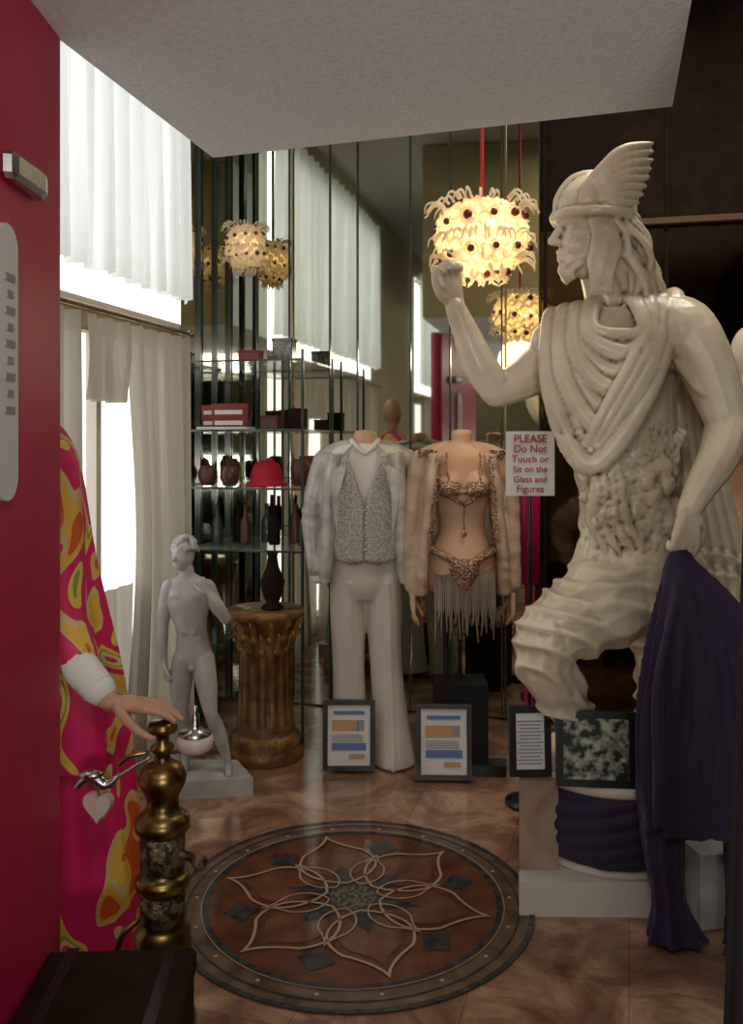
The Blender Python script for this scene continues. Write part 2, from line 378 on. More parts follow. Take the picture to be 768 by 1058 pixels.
# ---------------------------------------------------------------- large warrior statue
def statue():
    e=empty('warrior_statue'); b=MB()
    tor=[(.80,2.93,1.95,.07,.07),(.80,2.93,1.89,.16,.10),(.80,2.92,1.78,.21,.15),(.80,2.90,1.62,.20,.16),(.83,2.90,1.45,.175,.145),(.86,2.91,1.3,.17,.14),(.88,2.93,1.15,.185,.155),(.88,2.95,1.0,.19,.16),(.88,2.96,.9,.12,.12)]
    b.loft(tor)
    # neck, head (profile toward -X)
    b.sweep([(.82,2.94,1.86),(.77,2.91,2.0),(.745,2.89,2.1)],[.085,.07,.07])
    b.ball((.745,2.88,2.19),(.12,.10,.135)); b.ball((.69,2.87,2.14),(.075,.075,.095)); b.ball((.675,2.87,2.085),(.06,.062,.055))
    b.sweep([(.665,2.80,2.205),(.633,2.82,2.21),(.617,2.865,2.207),(.633,2.91,2.21),(.665,2.93,2.205)],.014,n=8)          # brow
    b.sweep([(.618,2.865,2.205),(.602,2.865,2.175),(.588,2.865,2.148)],[.010,.013,.016],n=10); b.ball((.60,2.853,2.143),(.014,.010,.010),6); b.ball((.60,2.877,2.143),(.014,.010,.010),6)
    b.sweep([(.625,2.84,2.108),(.609,2.865,2.113),(.625,2.89,2.108)],[.007,.010,.007],n=8); b.sweep([(.627,2.845,2.090),(.612,2.865,2.090),(.627,2.885,2.090)],[.008,.011,.008],n=8)
    b.ball((.635,2.865,2.055),(.03,.034,.026))
    for y in (2.832,2.898): b.ball((.640,y,2.178),(.012,.017,.010),8); b.sweep([(.642,y-.016,2.186),(.631,y,2.19),(.642,y+.016,2.186)],.004,n=6)
    b.ball((.665,2.815,2.125),(.035,.022,.028))
    for i in range(11):   # short beard
        y=2.812+.0106*i; c=1-abs(i-5)/7
        b.sweep([(.67-.015*c,y,2.065),(.642-.02*c,y,2.04),(.652-.014*c,y+.004*math.sin(i),2.02-.008*c)],[.013,.011,.006],n=8,sm=3)
    b.sweep([(.735,2.777,2.17),(.752,2.772,2.165),(.757,2.775,2.145),(.742,2.777,2.12)],.008,n=8)
    # hair : long wavy locks
    b.sweep([(.80,2.88,2.18),(.84,2.89,2.08),(.87,2.90,1.98)],[.085,.085,.06])
    for i in range(64):
        t=(i%32)/31; y=2.785+.20*t; x0=.76+.05*(i//32)+.008*math.sin(i*2.1); ph=i*.9+.5*math.sin(i); z0=2.21-.01*(i%3)
        P=[]
        for k in range(8):
            q=k/7; P.append((x0+.10*q+.012*math.sin(ph+q*11)+.03*math.sin(pi*q),y-.006*math.cos(ph+q*9)-.012*math.sin(pi*q),z0-.33*q+.02*(i//32)))
        b.sweep(P,[.009,.011,.012,.012,.011,.011,.009,.004],n=7,sm=3)
    for i in range(12):
        P=[(.695+.007*i+.008*math.sin(i+q*1.6),2.782-.003*q*(3-q),2.195-.045*q) for q in range(6)]
        b.sweep(P,[.007,.009,.010,.009,.007,.004],n=7,sm=3)
    # helmet
    b.ball((.735,2.88,2.245),(.132,.114,.125)); 
    for s in (-1,1): b.sweep([(.597,2.88,2.228),(.63,2.88+s*.082,2.226),(.73,2.88+s*.122,2.222),(.83,2.88+s*.09,2.212),(.872,2.88,2.208)],[.017,.017,.015,.014,.014],n=8)
    b.sweep([(.60,2.88,2.25),(.607,2.88,2.30),(.655,2.88,2.36),(.73,2.88,2.378),(.80,2.88,2.355)],.009,n=8)
    for yy,s in ((2.785,-1),(2.96,1)):  # wings: overlapping feathers
        b.ball((.70,yy,2.27),(.045,.02,.05),8)
        for k in range(9):
            t=k/8; tip=Vector((.885-.008*k+.02*math.sin(t*3),yy+s*.012,2.435-.215*t))
            root=Vector((.675+.045*t,yy-s*.002,2.30-.07*t))
            mid=root*.45+tip*.55+Vector((-.012,s*.012,.030*(1-t)))
            b.sweep([root,mid,tip],[.016,.020,.008],n=8,sm=6,flat=1.0)
    # arms
    b.sweep([(.72,2.97,1.83),(.64,2.98,1.80),(.52,2.97,1.71),(.42,2.95,1.665)],[.08,.085,.070,.056])
    b.ball((.62,2.96,1.83),(.085,.08,.08))
    b.sweep([(.42,2.95,1.665),(.36,2.93,1.75),(.31,2.91,1.86),(.275,2.9,1.94)],[.056,.058,.044,.034])
    hand(b,(.275,2.9,1.95),(-.25,-.1,1),(.3,-.9,.1),L=.19,curl=1.2,side=-1,r=.0125)
    b.sweep([(.93,2.83,1.87),(.985,2.78,1.85),(1.045,2.73,1.72),(1.085,2.69,1.55)],[.085,.10,.085,.063]); b.ball((.985,2.77,1.83),(.1,.095,.115))
    b.sweep([(1.085,2.69,1.55),(1.05,2.65,1.46),(.98,2.62,1.36),(.935,2.60,1.29)],[.064,.062,.047,.035])
    hand(b,(.935,2.59,1.295),(-.12,-.05,-1),(-.15,.9,.2),L=.19,curl=1.1,side=1,r=.0135)
    for i in range(5):
        b.sweep([(.945,2.72,1.79-.014*i),(1.0,2.672,1.71-.016*i),(1.09,2.665,1.69-.014*i),(1.13,2.74,1.71-.01*i)],.009,n=6)
    # cowl drape: soft nested folds
    RR=[.034,.024,.036,.024,.032,.022,.028,.02]
    for k in range(8):
        w=.006*math.sin(k*2.3)
        l=Vector((.582+.020*k,2.87-.006*k,1.895+.006*k)); r=Vector((.965-.021*k,2.80,1.94)); m=Vector((.672+.018*k+w,2.712+.004*k,1.425+.058*k))
        q=RR[k]
        b.sweep([l+Vector((.06,.13,.02)),l,l*.55+m*.45+Vector((-.055,-.035,-.04)),m,m*.5+r*.5+Vector((.03,-.055,-.04)),r+Vector((0,-.02,0)),r+Vector((.01,.16,.03))],[q*.7,q*.85,q,q*1.05,q*.9,q*.75,q*.7],n=10,sm=6)
    for k in range(3):
        b.sweep([(.95-.03*k,2.775,1.93),(.865-.03*k,2.70,1.76),(.77-.03*k,2.683,1.60),(.70-.02*k,2.70,1.49)],[.014,.018,.016,.008],n=8,sm=5)
    b.loft([(.77,2.90,1.93,.15,.08),(.765,2.87,1.75,.19,.12),(.755,2.85,1.6,.15,.11),(.72,2.82,1.48,.07,.07)])
    for k in range(8):
        b.sweep([(.95+.03*k,3.02,1.75),(1.0+.03*k,3.07,1.4),(1.0+.045*k,3.1,1.0),(.98+.055*k,3.12,.62)],[.022,.028,.032,.024],n=8)
    for k in range(4):   # sash tail below the cowl
        b.sweep([(.67+.02*k,2.72,1.46),(.70+.025*k,2.74,1.36),(.69+.035*k,2.765,1.25),(.74+.04*k,2.775,1.15)],[.018,.02,.018,.01],n=8)
    # crumpled relief of the tunic
    for k in range(40):
        a=random.uniform(-2.9,-.35); z=random.uniform(1.12,1.58); i=min(range(len(tor)),key=lambda j:abs(tor[j][2]-z)); t=tor[i]
        b.ball((t[0]+t[3]*math.cos(a)*.94,t[1]+t[4]*math.sin(a)*.94,z),(random.uniform(.025,.05),.018,random.uniform(.02,.05)),6)
    # tunic skirt
    b.loft([(.88,2.93,1.17,.19,.155),(.88,2.92,1.08,.215,.18),(.86,2.92,.98,.22,.19),(.88,2.94,.88,.15,.15)],n=64,wave=lambda a,t:1+.04*math.sin(13*a+2*math.sin(3*a))*t)
    # raised bent leg
    b.sweep([(.88,2.90,1.02),(.76,2.85,.98),(.63,2.78,.93),(.545,2.74,.90)],[.155,.15,.125,.10])
    b.sweep([(.545,2.745,.90),(.545,2.77,.80),(.62,2.86,.67),(.70,2.95,.54),(.72,2.98,.46)],[.10,.092,.082,.058,.042])
    b.sweep([(.75,3.0,.435),(.66,2.97,.435),(.57,2.95,.425)],[.036,.036,.022])
    for i in range(5): b.sweep([(.58,2.93+.012*i,.435),(.548,2.93+.013*i,.422)],[.012,.009],n=6)
    # standing leg
    b.sweep([(.95,3.0,1.02),(1.0,3.0,.8),(1.0,3.05,.68),(.98,3.12,.48)],[.14,.11,.085,.05])
    b.sweep([(1.0,3.14,.44),(.90,3.12,.44),(.83,3.1,.425)],[.04,.036,.022])
    b.prism([(.83+.26*math.cos(2*pi*i/24),3.05+.26*math.sin(2*pi*i/24)) for i in range(24)],.385,.425)
    hip=Vector((.9,2.9,1.05)); dr=Vector((-.45,-.25,-.86)).normalized()
    def sd(p):
        d=.001*noise.noise(p*25)
        if 1.1<p.z<1.60 and p.y>2.70 and p.x<1.03:
            k=min(1,(p.z-1.1)/.06,(1.60-p.z)/.06)
            d+=k*(.008*noise.noise(p*20)+.005*noise.noise(p*42)+.003*noise.noise(p*80))
        if .5<p.z<1.14:
            k=min(1,(p.z-.5)/.08,(1.14-p.z)/.07)
            s=(p-hip).dot(dr); ph=s/.062*pi+3.0*noise.noise(p*4.0)+p.x*9+.9*noise.noise(p*10)
            d+=k*(.017*(1-abs(math.sin(ph)))**1.2-.006+.004*noise.noise(p*17))
        return d
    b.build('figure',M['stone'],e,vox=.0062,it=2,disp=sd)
    # pedestal
    b=MB(); b.lathe((.83,3.05,0),[(0,.11),(.275,.11),(.28,.125),(.27,.14),(.27,.36),(.285,.37),(.29,.385),(.285,.40),(0,.40)],48); b.build('pedestal_drum',M['trou'],e)
    b=MB(); b.prism([(.465,2.775),(.94,2.765),(.94,3.33),(.565,3.33)],0,.11); b.build('plinth',M['trou'],e,False)
    # cloth wrapped round drum
    b=MB()
    n=128
    R=[]
    for k in range(34):
        t=k/33; z=.145+.225*t; ring=[]
        for i in range(n):
            a=2*pi*i/n; sag=.5+.5*math.sin(a*2.0+.9)
            r=.283+.018*math.sin(pi*t)**.5+.009*abs(math.sin(4.5*pi*(t+.16*sag)+1.5*math.sin(a*2)))+.003*math.sin(19*a+6*t)
            ring.append((.83+r*math.cos(a),3.05+r*math.sin(a),z-.03*sag*(1-t)*t*4*.3))
        R.append(ring)
    b.rings(R); b.build('swag_cloth',M['navy'],e)
statue()
one('marble_display_box',lambda b:b.prism([(.478,2.85),(.605,2.85),(.553,2.94),(.543,3.12),(.525,3.12)],.112,.40),M['tan'],smooth=False)
# purple drape from the statue's hand
def drape():
    b=MB()
    def wv(n1,ph,am): return lambda a,t:1+am*math.sin(n1*a+ph+1.5*t)*min(1,.3+t*1.6)+am*.5*math.sin(2.3*n1*a)
    b.loft([(.912,2.60,1.185,.022,.02),(.915,2.595,1.13,.05,.04),(.945,2.585,1.04,.095,.06),(.97,2.58,.9,.145,.08),(.98,2.58,.7,.18,.09),(.985,2.58,.5,.185,.09),(.985,2.58,.36,.165,.08)],n=140,wave=wv(13,0,.13))
    b.loft([(.86,2.60,.5,.075,.06),(.865,2.61,.3,.055,.05),(.885,2.62,.14,.045,.045),(.90,2.62,.05,.07,.05),(.91,2.62,.012,.09,.055)],n=72,wave=wv(7,1,.18))
    b.loft([(1.09,2.58,.6,.08,.07),(1.11,2.57,.35,.075,.06),(1.12,2.56,.1,.08,.06),(1.12,2.55,.012,.09,.07)],n=72,wave=wv(7,2,.18))
    for k in range(15):
        x=.815+.026*k; b.sweep([(.905+.002*k,2.57,1.15),(.5*(.93+x),2.535,1.02),(x,2.505+.02*math.sin(k*2),.8),(x+.01*math.sin(k*3),2.50+.02*math.sin(k),.55),(x,2.52,.40)],[.010,.014,.017,.018,.012],n=8,sm=4)
    b.build('purple_drape',M['purple'],vox=.0075,it=2)
drape()

# ---------------------------------------------------------------- david
def david():
    e=empty('david_statuette'); b=MB()
    b.loft([(-.79,3.8,.925,.03,.028),(-.79,3.8,.888,.085,.042),(-.79,3.795,.82,.098,.056),(-.785,3.795,.74,.078,.050),(-.775,3.80,.67,.066,.045),(-.768,3.8,.60,.078,.052),(-.768,3.8,.54,.076,.052),(-.77,3.8,.50,.03,.03)])
    b.ball((-.825,3.765,.835),(.042,.023,.028),8); b.ball((-.755,3.765,.835),(.042,.023,.028),8)
    for s in (-1,1):
        for k in range(3): b.ball((-.780+s*.017,3.757,.755-.035*k),(.017,.006,.016),6)
    b.sweep([(-.79,3.8,.88),(-.80,3.79,.96)],[.036,.031])
    b.ball((-.81,3.79,1.01),(.048,.052,.062)); b.ball((-.818,3.768,.985),(.034,.038,.043)); b.sweep([(-.836,3.735,1.005),(-.842,3.722,.988)],[.005,.008],n=6)
    for i in range(90):
        a=random.uniform(0,2*pi); ph=random.uniform(.05,1.5); b.ball((-.804+.054*math.cos(a)*math.cos(ph),3.80+.054*math.sin(a)*math.cos(ph),1.02+.068*math.sin(ph)),.011,5)
    b.sweep([(-.71,3.8,.868),(-.675,3.79,.80),(-.625,3.77,.735)],[.036,.032,.023]); b.sweep([(-.625,3.77,.735),(-.65,3.74,.80),(-.69,3.73,.86)],[.024,.024,.015])
    hand(b,(-.69,3.73,.86),(-.6,0,.8),(0,1,0),L=.09,curl=.8,r=.007)
    b.sweep([(-.87,3.8,.868),(-.893,3.8,.77),(-.90,3.795,.69)],[.036,.031,.023]); b.sweep([(-.90,3.795,.69),(-.898,3.78,.61),(-.885,3.77,.545)],[.024,.023,.013])
    hand(b,(-.885,3.77,.545),(.1,-.1,-1),(1,0,0),L=.095,curl=.8,r=.007)
    b.sweep([(-.805,3.8,.56),(-.822,3.79,.45),(-.82,3.79,.335)],[.054,.048,.030]); b.sweep([(-.82,3.79,.335),(-.815,3.815,.25),(-.805,3.81,.11)],[.030,.034,.017])
    b.sweep([(-.73,3.8,.56),(-.705,3.77,.45),(-.685,3.75,.335)],[.054,.046,.029]); b.sweep([(-.685,3.75,.335),(-.655,3.785,.24),(-.62,3.80,.115)],[.029,.032,.016])
    b.sweep([(-.805,3.82,.09),(-.815,3.74,.086)],[.020,.015]); b.sweep([(-.62,3.81,.09),(-.605,3.73,.084)],[.020,.014])
    b.sweep([(-.84,3.85,.07),(-.85,3.85,.2),(-.835,3.84,.36)],[.045,.032,.026])
    b.ball((-.768,3.752,.528),(.013,.012,.015),6)
    b.build('figure',M['white'],e,vox=.0048,it=1)
    b=MB(); b.prism([(-.93,3.86),(-.88,3.66),(-.50,3.72),(-.60,3.93),(-.9,3.93)],0,.075); b.build('base',M['white'],e,False)
david()

# ---------------------------------------------------------------- gilt column
def column():
    e=empty('gilt_column_pedestal'); c=(-.505,4.19,0); b=MB()
    fl=lambda a,z:1+.035*math.cos(16*a) if .17<z<.50 else 1
    b.lathe(c,[(0,0),(.18,0),(.18,.05),(.165,.06),(.17,.09),(.155,.12),(.135,.13),(.14,.16),(.13,.18),(.122,.3),(.118,.49),(.13,.51),(.12,.53),(.135,.60),(.165,.66),(.178,.67),(.185,.70),(.0,.70)],96,fl)
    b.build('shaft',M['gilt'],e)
    b=MB()
    for row,(z0,r,n) in enumerate(((.52,.12,12),(.58,.135,12))):
        for i in range(n):
            a=2*pi*(i+.5*row)/n; d=Vector((math.cos(a),math.sin(a),0)); o=Vector(c)
            b.sweep([o+d*r+Vector((0,0,z0)),o+d*(r+.012)+Vector((0,0,z0+.05)),o+d*(r+.035)+Vector((0,0,z0+.08)),o+d*(r+.048)+Vector((0,0,z0+.065))],[.022,.025,.016,.007],n=8,sm=3,flat=.5)
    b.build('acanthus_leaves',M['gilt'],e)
    b=MB(); b.lathe((-.47,4.18,.70),[(0,0),(.05,0),(.055,.01),(.03,.03),(.05,.08),(.06,.13),(.03,.2),(.022,.25),(.03,.27),(0,.27)],24); b.build('dark_urn',M['brown'],e)
column()

# ---------------------------------------------------------------- tuxedo mannequin
def tux():
    e=empty('tuxedo_mannequin'); X=-.03; Y=4.15
    b=MB(); b.lathe((X,Y,1.44),[(.07,0),(.058,.05),(.055,.09),(.045,.105),(0,.11)],24); b.build('neck_cap',M['skinp'],e)
    b=MB(); b.loft([(X,Y,1.485,.07,.06),(X,Y,1.46,.15,.08),(X,Y,1.40,.18,.10),(X,Y,1.28,.18,.115),(X,Y,1.1,.16,.105),(X,Y,.98,.165,.11),(X,Y,.93,.16,.105)]); b.build('shirt',M['shirt'],e)
    b=MB(); b.sweep([(X-.062,Y-.02,1.50),(X-.045,Y-.075,1.475),(X-.004,Y-.10,1.44)],[.013,.015,.008],n=8); b.sweep([(X+.062,Y-.02,1.50),(X+.045,Y-.075,1.475),(X+.004,Y-.10,1.44)],[.013,.015,.008],n=8); b.build('collar',M['shirt'],e)
    b=MB()
    def yf(x,z): return Y-.125*math.sqrt(max(0,1-(x/.215)**2))-.006
    vs=[];fs=[]
    G=18
    for sgn in (-1,1):
        o=len(vs)
        for j in range(G+1):
            z=.93+(1.43-.93)*j/G
            xin=max(0,(z-1.2)*.34) ; xout=.15 if z<1.1 else .15-.15*(z-1.1)
            for i in range(9):
                s=i/8; x=xin+(xout-xin)*s; zz=z+(.05*abs(s-.35) if j==0 else 0)
                vs.append((X+sgn*x,yf(x,z),zz))
        for j in range(G):
            for i in range(8): a=o+j*9+i; fs.append((a,a+1,a+10,a+9))
    b.add(vs,fs); ob=b.build('vest',M['vest'],e); sd=ob.modifiers.new('t','SOLIDIFY'); sd.thickness=.012
    b=MB()
    for z in (1.18,1.12,1.06,1.0): b.ball((X,Y-.138,z),.008,6)
    b.build('buttons',M['steel'],e)
    def jacket_disp(p):
        el=math.exp(-((p.z-1.17)/.09)**2) if abs(p.x-X)>.19 else .12
        ph=p.z*34+(p.x-X)*22+4*noise.noise(p*5)
        return .006*noise.noise(Vector((p.x*14,p.y*14,p.z*5)))+el*.008*(1-abs(math.sin(ph)))
    b=MB() # jacket : shoulders, back, side fronts, sleeves
    for s in (-1,1):
        b.sweep([(X+s*.185,Y+.02,1.42),(X+s*.11,Y+.02,1.46),(X+s*.05,Y+.04,1.485)],[.045,.042,.022])
        b.loft([(X+s*.135,Y-.045,1.44,.04,.045),(X+s*.16,Y-.055,1.3,.04,.075),(X+s*.165,Y-.055,1.1,.036,.08),(X+s*.175,Y-.05,.95,.04,.08),(X+s*.185,Y-.04,.84,.03,.07)])
    b.loft([(X,Y+.05,1.46,.12,.045),(X,Y+.05,1.38,.19,.08),(X,Y+.05,1.2,.185,.09),(X,Y+.05,1.0,.175,.09),(X,Y+.06,.86,.18,.09),(X,Y+.09,.7,.12,.04)])
    b.sweep([(X-.195,Y+.01,1.41),(X-.235,Y+.0,1.25),(X-.25,Y-.02,1.08),(X-.225,Y-.06,.90)],[.052,.053,.047,.042]); b.sweep([(X+.195,Y+.01,1.41),(X+.23,Y+.0,1.25),(X+.235,Y-.02,1.08),(X+.225,Y-.05,.92)],[.052,.051,.046,.042])
    b.build('jacket',M['silver'],e,vox=.0075,it=2,disp=jacket_disp)
    b=MB() # lapels
    for s in (-1,1):
        b.add([(X+s*.055,Y-.085,1.485),(X+s*.10,Y-.11,1.44),(X+s*.115,Y-.14,1.385),(X+s*.155,Y-.15,1.36),(X+s*.15,Y-.162,1.22),(X+s*.125,Y-.16,1.06),(X+s*.12,Y-.155,1.25),(X+s*.085,Y-.14,1.38)],[tuple(range(8))])
    ob=b.build('lapels',M['silver'],e,False); sd=ob.modifiers.new('t','SOLIDIFY'); sd.thickness=.008
    b=MB()
    for s in (-1,1): b.sweep([(X+s*.225,Y-.058,.90),(X+s*.222,Y-.062,.865)],[.034,.032],n=12)
    b.build('shirt_cuffs',M['shirt'],e)
    b=MB()
    b.loft([(X+.0,Y,.99,.155,.105),(X+.0,Y,.90,.165,.115),(X+.0,Y,.82,.165,.11),(X+.0,Y,.76,.12,.09)])
    b.loft([(X-.08,Y,.88,.09,.10),(X-.08,Y,.7,.085,.088),(X-.077,Y-.01,.45,.074,.074),(X-.07,Y-.02,.2,.082,.085),(X-.065,Y-.03,.03,.092,.11)])
    b.loft([(X+.08,Y,.88,.09,.10),(X+.09,Y-.01,.7,.085,.088),(X+.10,Y-.03,.45,.076,.076),(X+.12,Y-.05,.2,.084,.085),(X+.135,Y-.07,.01,.098,.12)])
    def tro(p):
        legx=X-.07 if p.x<X+.01 else X+.10+.03*(1-p.z)
        crease=.010*math.exp(-((p.x-legx)/.010)**2) if p.y<Y-.03 and p.z<.85 else 0
        return crease+.005*noise.noise(Vector((p.x*16,p.y*10,p.z*3)))
    b.build('trousers',M['trou'],e,vox=.008,it=2,disp=tro) 
tux()

# ---------------------------------------------------------------- showgirl mannequin
def showgirl():
    e=empty('costume_mannequin'); X=.415; Y=4.05
    b=MB()
    b.loft([(X,Y,1.55,.03,.03),(X,Y,1.535,.05,.05),(X,Y,1.49,.052,.052),(X,Y,1.455,.14,.07),(X,Y,1.40,.16,.09),(X,Y,1.30,.14,.095),(X,Y,1.2,.118,.085),(X,Y,1.10,.105,.08),(X,Y,1.0,.14,.10),(X,Y,.92,.165,.115),(X,Y,.85,.165,.11),(X,Y,.81,.15,.10)])
    for s in (-1,1):
        b.ball((X+s*.064,Y-.078,1.30),(.058,.052,.055),10)
    b.build('torso',M['skinp'],e,vox=.008,it=3)
    b=MB()
    for s in (-1,1):
        b.sweep([(X+s*.225,Y-.03,.87),(X+s*.225,Y-.04,.80)],[.024,.022]); hand(b,(X+s*.225,Y-.04,.80),(0,-.1,-1),(-s,0,0),L=.15,curl=.35,side=s,r=.009)
    b.build('hands',M['skinp'],e,vox=.005,it=2)
    b=MB()
    for s in (-1,1):
        b.ball((X+s*.064,Y-.092,1.285),(.058,.048,.048),10); b.sweep([(X+s*.07,Y-.12,1.33),(X+s*.08,Y-.09,1.41),(X+s*.065,Y-.03,1.47)],.007,n=8)
        b.sweep([(X+s*.11,Y-.08,1.27),(X+s*.14,Y-.01,1.26)],.014,n=8)
        b.sweep([(X,Y-.125,.93),(X+s*.08,Y-.12,.98),(X+s*.15,Y-.06,1.01)],[.022,.02,.018],n=8)
    b.sweep([(X-.03,Y-.125,1.27),(X+.03,Y-.125,1.27)],.012); b.sweep([(X-.05,Y-.11,1.24),(X,Y-.11,1.215),(X+.05,Y-.11,1.24)],.010,n=8); b.sweep([(X,Y-.10,1.20),(X,Y-.10,1.08)],.006,n=6); b.ball((X,Y-.10,1.08),.014,6)
    b.loft([(X,Y-.115,.97,.05,.025),(X,Y-.12,.93,.07,.03),(X,Y-.11,.86,.04,.03),(X,Y-.10,.81,.015,.02)])
    b.build('beaded_bikini',M['bead'],e,vox=.006,it=1)
    b=MB()
    for i in range(44):
        t=i/43; x=X-.13+.27*t; b.sweep([(x,Y-.12+.25*(t-.5)**2,.93-.06*(1-abs(2*t-1))),(x+.004*math.sin(i),Y-.125,.75),(x+.01*math.sin(i*2),Y-.12,.60+.14*abs(math.sin(i*1.3)))],.004,n=5,sm=3)
    b.build('fringe',M['fringe'],e)
    b=MB()
    for s in (-1,1):
        b.sweep([(X+s*.05,Y+.02,1.48),(X+s*.11,Y+.01,1.455),(X+s*.185,Y+.01,1.415)],[.022,.036,.044])
        b.sweep([(X+s*.19,Y+.01,1.41),(X+s*.222,Y,1.25),(X+s*.232,Y-.01,1.05),(X+s*.225,Y-.03,.84)],[.048,.043,.038,.042])
        b.loft([(X+s*.12,Y-.05,1.44,.03,.04),(X+s*.145,Y-.06,1.3,.032,.07),(X+s*.16,Y-.05,1.15,.03,.07),(X+s*.18,Y-.04,1.0,.03,.075),(X+s*.19,Y-.03,.80,.035,.07)])
    b.loft([(X,Y+.06,1.46,.1,.04),(X,Y+.07,1.3,.17,.06),(X,Y+.07,1.1,.16,.05),(X,Y+.08,.86,.2,.06)])
    b.build('sheer_jacket',M['nude'],e,vox=.007,it=2,disp=lambda p:.005*noise.noise(Vector((p.x*18,p.y*18,p.z*5)))+.003*(1-abs(math.sin(p.z*34+p.x*20+4*noise.noise(p*6)))))
    b=MB()
    for s in (-1,1):
        for k in range(60):
            t=k/60; b.ball((X+s*(.115+.03*t+random.uniform(-.012,.012)),Y-.112-.02*math.sin(pi*t),1.43-.40*t),random.uniform(.004,.007),4)
        for k in range(40): b.ball((X+s*random.uniform(.11,.20),Y-.035-.01*random.random(),1.455-random.random()*.03),.006,4)
    b.build('sequin_trim',M['bead'],e)
    b=MB(); b.sweep([(X-.07,Y+.03,.37),(X-.07,Y+.03,.82)],.013); b.sweep([(X+.0,Y+.08,.37),(X,Y+.08,.82)],.010); b.box((X,Y+.08,.19),(.24,.2,.38)); b.build('stand',M['blackc'],e,False)
showgirl()
def bare():
    e=empty('bare_mannequin'); X=1.56; Y=3.62; z=.2
    b=MB()
    b.loft([(X,Y,z+1.5,.05,.05),(X,Y,z+1.44,.055,.055),(X,Y,z+1.41,.16,.075),(X,Y,z+1.3,.17,.10),(X,Y,z+1.2,.14,.10),(X,Y,z+1.08,.115,.085),(X,Y,z+.92,.17,.115),(X,Y,z+.82,.17,.11),(X,Y,z+.78,.1,.08)])
    for s in (-1,1):
        b.ball((X+s*.07,Y-.09,z+1.27),(.06,.05,.055),8); b.sweep([(X+s*.09,Y,z+.85),(X+s*.085,Y,z+.45),(X+s*.08,Y+.02,z+.07)],[.09,.058,.032]); b.sweep([(X+s*.08,Y+.02,z+.05),(X+s*.09,Y-.1,z+.03)],[.035,.025])
        b.sweep([(X+s*.17,Y,z+1.38),(X+s*.23,Y,z+1.1),(X+s*.22,Y-.06,z+.86)],[.05,.038,.025]); hand(b,(X+s*.22,Y-.06,z+.86),(0,-.1,-1),(-s,0,0),L=.16,curl=.3,side=s)
    b.build('body',M['skin'],e,vox=.009,it=3)
    b=MB(); b.sweep([(X,Y,z+1.46),(X,Y,z+1.56)],.05); b.ball((X,Y,z+1.66),(.078,.095,.115)); b.ball((X,Y-.05,z+1.62),(.055,.055,.075)); b.sweep([(X,Y-.1,z+1.66),(X,Y-.115,z+1.63)],[.008,.013],n=8); b.ball((X,Y-.1,z+1.59),(.022,.012,.008),6)
    for s in(-1,1): b.ball((X+s*.078,Y,z+1.64),(.01,.02,.03),6); b.ball((X+s*.03,Y-.09,z+1.665),(.016,.012,.008),6)
    b.build('head',M['trou'],e,vox=.006,it=2)
    b=MB(); b.lathe((X,Y,0),[(0,0),(.2,0),(.2,.04),(.17,.06),(.17,.17),(.19,.205),(0,.205)],32); b.build('plinth',M['black'],e)
bare()

# ---------------------------------------------------------------- robed figure with hand on brass pump
def robed():
    e=empty('robed_mannequin')
    wv=lambda a,t:1+.05*math.sin(9*a+2*t)*(1-t)+.02*math.sin(21*a)*(1-t)
    b=MB()
    b.loft([(-.89,2.58,.015,.235,.17),(-.90,2.56,.4,.215,.17),(-.91,2.54,.8,.19,.165),(-.955,2.53,1.15,.160,.14),(-.985,2.52,1.42,.15,.13),(-1.0,2.52,1.53,.12,.08),(-1.0,2.52,1.58,.055,.055)],n=90,wave=wv)
    b.sweep([(-.89,2.46,1.44),(-.87,2.42,1.2),(-.845,2.37,1.02),(-.78,2.32,.93)],[.07,.08,.08,.06])
    b.loft([(-.83,2.40,1.05,.06,.05),(-.82,2.38,.85,.09,.045),(-.81,2.39,.66,.09,.045),(-.81,2.39,.60,.085,.04)],wave=wv,n=40)
    b.build('robe',M['floral'],e,vox=.008,it=2)
    b=MB(); b.sweep([(-.80,2.33,.945),(-.745,2.29,.895),(-.70,2.265,.86)],[.052,.046,.043]); b.build('cuff',M['shirt'],e,disp=lambda p:.003*noise.noise(p*60))
    b=MB(); b.sweep([(-.76,2.30,.90),(-.69,2.26,.845),(-.665,2.25,.832)],[.03,.026,.026]); hand(b,(-.665,2.25,.832),(1,.03,-.12),(0,0,-1),L=.195,curl=.2,side=-1,r=.0105,spread=.05)
    b.build('hand',M['skin'],e,vox=.004,it=2)
    b=MB(); b.sweep([(-1.0,2.52,1.55),(-1.0,2.52,1.64)],.05); b.ball((-1.0,2.51,1.74),(.076,.092,.112)); b.ball((-1.0,2.46,1.70),(.055,.055,.07)); b.sweep([(-1.0,2.41,1.735),(-1.0,2.395,1.71)],[.008,.013],n=8)
    for s in(-1,1): b.ball((-1.0+s*.076,2.51,1.73),(.01,.02,.03),6)
    b.build('head',M['skin'],e,vox=.006,it=2)
robed()
